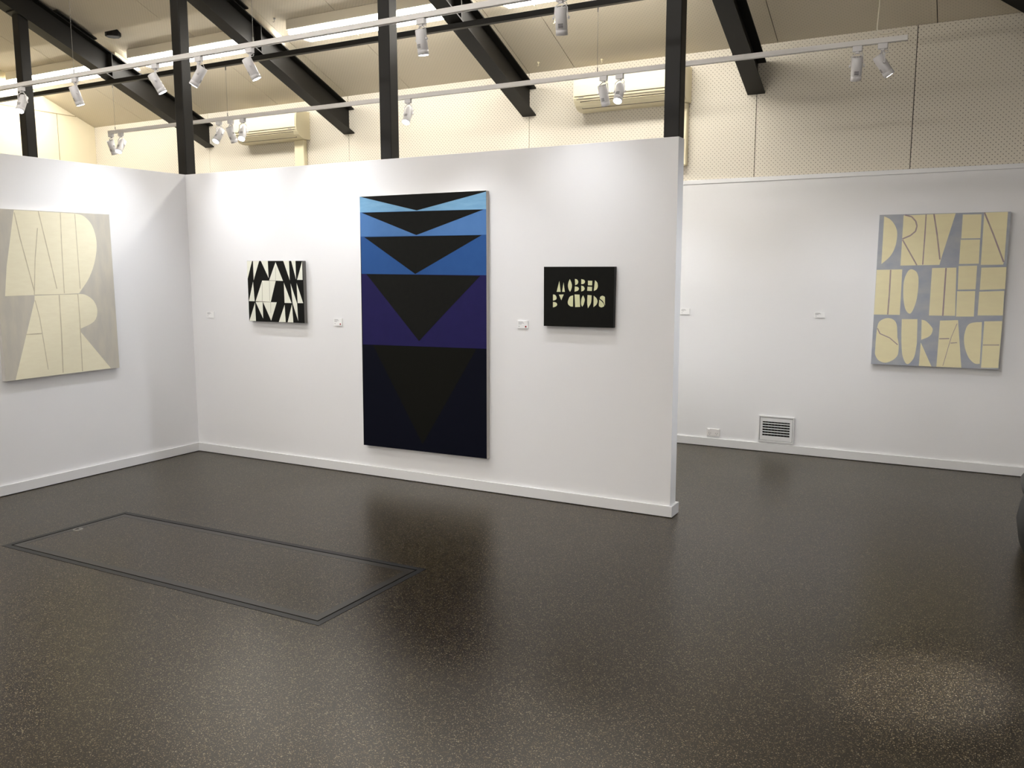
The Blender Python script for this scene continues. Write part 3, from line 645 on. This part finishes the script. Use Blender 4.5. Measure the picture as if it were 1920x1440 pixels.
painting('p', [(-1.690, 2.017), (-0.7835, 2.0235), (-0.777, 0.8235), (-1.690, 0.8185)], 0, 0.0, 0.036, PD['left'], GREYBG, SIDEG,
         {'c': CREAMP, 'l': GREYLN}, 'large grey and cream lettered painting on the left partition')
painting('p', [(0.7165, 1.667), (1.3185, 1.664), (1.3165, 1.174), (0.7145, 1.173)], 1, 0.0, 0.036, PD['small'], BLK, SIDED,
         {'w': WHP, 'g': GLN}, 'small square black and white painting of triangles near the partition corner')
painting('p', [(1.905, 2.1345), (3.0005, 2.1315), (2.9935, 0.2515), (1.884, 0.2435)], 1, 0.0, 0.041, PD['big'], BLK, SIDEG,
         {'b1': B1, 'b2': B2, 'b3': B3, 'b4': B4, 'b5': B5, 'k': BLK, 'o': OLV}, 'tall painting of blue bands with black downward triangles')
painting('p', [(3.4435, 1.6125), (3.950, 1.6120), (3.946, 1.2185), (3.4435, 1.2165)], 1, 0.0, 0.036, PD['mobbed'], BLK, SIDEB,
         {'w': GREENP}, 'small black painting reading mobbed by clouds in cream letters')
painting('p', [(5.270, 2.0215), (6.180, 2.018), (6.1755, 0.8245), (5.2655, 0.822)], 1, D, 0.036, PD['driven'], BLUEBG, BLUEBG,
         {'c': YELLP, 'm': MAUVE}, 'large yellow and blue-grey painting reading driven to the surface on the back wall')

# ================================================================== WALL LABELS
def card(x0, x1, z0, z1, yw, lab, dot):
    o = (x0, yw, z0)
    t = thing('wall_label', lab, 'label', o, 'white artwork labels')
    c = MB(o); c.box((x0, yw-0.006, z0), (x1, yw, z1))
    c.build('card', CARD, t)
    yy = yw-0.0062; wd = x1-x0; h = z1-z0
    m_ = MB(o)
    for (u0, u1, v) in ((0.10, 0.52, 0.84), (0.10, 0.62, 0.70), (0.10, 0.40, 0.57), (0.10, 0.24, 0.28)):
        x = x0+wd*u0
        while x < x0+wd*u1:
            l_ = random.uniform(0.004, 0.009); m_.box((x, yy, z0+h*v-0.0017), (min(x+l_, x0+wd*u1), yw-0.005, z0+h*v+0.0017)); x += l_+0.0016
    m_.build('print_line', GREYMARK, t)
    if dot:
        d = MB(o); d.lathe([(0, 0.0062), (0.0006, 0.0062), (0.0006, 0)], (x0+wd*0.80, yw-0.006, z0+h*0.24), (0, -1, 0), 20)
        d.build('sold_dot', REDDOT, t)
card(0.183, 0.270, 1.187, 1.240, 0.0, 'small white label left of the square triangle painting, by the partition corner', False)
card(1.590, 1.672, 1.160, 1.217, 0.0, 'white label with red dot between the triangle painting and the tall blue painting', True)
card(3.226, 3.306, 1.192, 1.244, 0.0, 'white label with red dot between the tall blue painting and the black lettered painting', True)
card(3.640, 3.724, 1.187, 1.241, D, 'small white label on the back wall, half hidden at the partition end', False)
card(4.800, 4.885, 1.187, 1.233, D, 'small white label on the back wall left of the yellow lettered painting', False)

# ================================================================== SOCKET AND VENT
o = (3.913, D, 0.094)
t = thing('power_socket', 'white double power socket low on the back wall left of the vent', 'socket', o)
MB(o).box((3.913, D-0.010, 0.094), (4.033, D, 0.163)).build('face_plate', PLAST, t, bevel=0.003)
for cx in (3.913+0.030, 4.033-0.030):
    s_ = MB(o)
    for (dx, dz, tl) in ((-0.008, 0.004, 0.5), (0.008, 0.004, -0.5), (0.0, -0.008, 0)):
        c = Vector((cx+dx, D-0.0102, 0.118+dz)); a = Vector((math.sin(tl), 0, math.cos(tl)))*0.0042; b = Vector((a.z, 0, -a.x)).normalized()*0.0013
        s_.prism([c-a-b, c-a+b, c+a+b, c+a-b], (0, -0.0004, 0))
    s_.build('socket_slots', DARK, t)
for cx in (3.913+0.020, 4.033-0.020):
    MB(o).box((cx-0.008, D-0.0135, 0.142), (cx+0.008, D-0.010, 0.158)).build('rocker_switch', PLAST, t, bevel=0.002)

o = (4.372, D, 0.087)
t = thing('air_vent', 'white rectangular air vent with dark slats low on the back wall', 'vent', o)
vx0, vx1, vz0, vz1 = 4.374, 4.677, 0.087, 0.321
gx0, gx1, gz0, gz1 = 4.408, 4.640, 0.143, 0.270
def ring(m_, a, b, y0, y1, mi=0):
    (ax0, ax1, az0, az1), (bx0, bx1, bz0, bz1) = a, b
    m_.box((ax0, y0, az0), (bx0, y1, az1), mi); m_.box((bx1, y0, az0), (ax1, y1, az1), mi)
    m_.box((bx0, y0, az0), (bx1, y1, bz0), mi); m_.box((bx0, y0, bz1), (bx1, y1, az1), mi)
fr = MB(o); ring(fr, (vx0, vx1, vz0, vz1), (vx0+0.010, vx1-0.012, vz0+0.014, vz1-0.012), D-0.014, D)
fr.build('outer_frame', TRIMW, t, bevel=0.0015)
gr = MB(o); ring(gr, (vx0+0.013, vx1-0.015, vz0+0.017, vz1-0.015), (gx0, gx1, gz0, gz1), D-0.010, D-0.001)
gr.build('grille_plate', TRIMW, t, bevel=0.0015)
MB(o).box((vx0+0.008, D-0.0008, vz0+0.008), (vx1-0.008, D-0.0002, vz1-0.008)).build('vent_throat', DARK, t)
hgt = (gz1-gz0)
for k in range(5):
    zc = gz0 + hgt*(k+0.72)/5.55
    v = MB(o); v.hexa([(gx0, D-0.012, zc), (gx1, D-0.012, zc), (gx1, D-0.002, zc+0.002), (gx0, D-0.002, zc+0.002), (gx0, D-0.012, zc+0.0055), (gx1, D-0.012, zc+0.0055), (gx1, D-0.002, zc+0.0065), (gx0, D-0.002, zc+0.0065)])
    v.build('slat', TRIMW, t)
for k in range(8):
    x = gx0 + (gx1-gx0)*(k+0.8)/8.6
    MB(o).box((x-0.0008, D-0.006, gz0), (x+0.0008, D-0.001, gz1)).build('vertical_blade', SIDED, t)

# ================================================================== FLOOR HATCH
cxy = (HQ[0][0]+HQ[2][0])/2, (HQ[0][1]+HQ[2][1])/2
def inset(q, d):
    c = Vector((sum(p[0] for p in q)/4, sum(p[1] for p in q)/4))
    out = []
    for i in range(4):
        p = Vector(q[i]); a = (Vector(q[i-1])-p).normalized(); b = (Vector(q[(i+1) % 4])-p).normalized()
        out.append(tuple(p + (a+b)*d))
    return out
o = (HQ[0][0], HQ[0][1], -0.03)
t = thing('floor_hatch', 'long rectangular hatch with metal edging set flush in the floor', 'floor hatch', o)
def frame_mb(a, b, z0, z1):
    m_ = MB(o)
    for i in range(4):
        j = (i+1) % 4
        m_.prism([(*a[i], z1), (*a[j], z1), (*b[j], z1), (*b[i], z1)], (0, 0, z0-z1))
    return m_
q0, q1, q2, q3 = HQ, inset(HQ, 0.034), inset(HQ, 0.043), inset(HQ, 0.085)
frame_mb(q0, q1, -0.02, 0.0015).build('outer_edging', HATCHM, t)
frame_mb(q2, q3, -0.02, 0.0010).build('lid_edging', mat('worn_lid_edging', (0.026, 0.023, 0.018, 1), 0.34), t)
MB(o).prism([(*q, -0.02) for q in q0], (0, 0, -0.01)).build('hatch_bed', DARK, t)
MB(o).prism([(*q, 0.0004) for q in q3], (0, 0, -0.02)).build('lid', FLOORM, t)
lx, ly = 1.200, -2.000
lr = MB(o); lr.lathe([(0, 0.030), (0.0012, 0.030), (0.0016, 0.022), (0.0016, 0.020), (0.0006, 0.018), (0.0006, 0)], (lx, ly, 0.0004), (0, 0, 1), 24)
lr.tube([(lx-0.012, ly, 0.004), (lx, ly+0.008, 0.006), (lx+0.012, ly, 0.004)], 0.002, 6)
lr.build('lift_ring', mat('worn_steel', (0.30, 0.29, 0.26, 1), 0.35, metal=0.7), t)

# ================================================================== OTTOMAN
ox, oy, orad = 6.785, 0.33, 0.50
t = thing('ottoman', 'black leather ottoman at the right edge of the photo', 'ottoman', (ox, oy, 0))
def squircle(r, n=64, e=3.2):
    P = []
    for k in range(n):
        a = 2*math.pi*k/n; c, s_ = math.cos(a), math.sin(a)
        P.append((math.copysign(abs(c)**(2/e), c)*r, math.copysign(abs(s_)**(2/e), s_)*r))
    return P
def loft(rows, mi=0):
    m_ = MB((ox, oy, 0)); n = 64; vs = []; fs = []
    for (z, r) in rows: vs += [(ox+x, oy+y, z) for x, y in squircle(r)]
    for i in range(len(rows)-1):
        for k in range(n):
            a = i*n+k; b = i*n+(k+1) % n; fs.append((a, b, b+n, a+n))
    m_.add(vs, fs, mi, True)
    m_.add([(ox+x, oy+y, rows[-1][0]) for x, y in squircle(rows[-1][1])], [tuple(range(n))], mi, True)
    m_.add([(ox+x, oy+y, rows[0][0]) for x, y in squircle(rows[0][1])], [tuple(reversed(range(n)))], mi)
    return m_
loft([(0.0, orad-0.05), (0.02, orad-0.035), (0.08, orad-0.012), (0.16, orad), (0.24, orad-0.012), (0.30, orad-0.03), (0.335, orad-0.05)]).build('base', LEATH, t)
loft([(0.33, orad-0.05), (0.345, orad-0.025), (0.365, orad-0.01), (0.39, orad-0.005), (0.415, orad-0.02), (0.432, orad-0.05), (0.442, orad-0.12), (0.447, orad-0.25), (0.448, orad-0.45)]).build('cushion', LEATH, t)
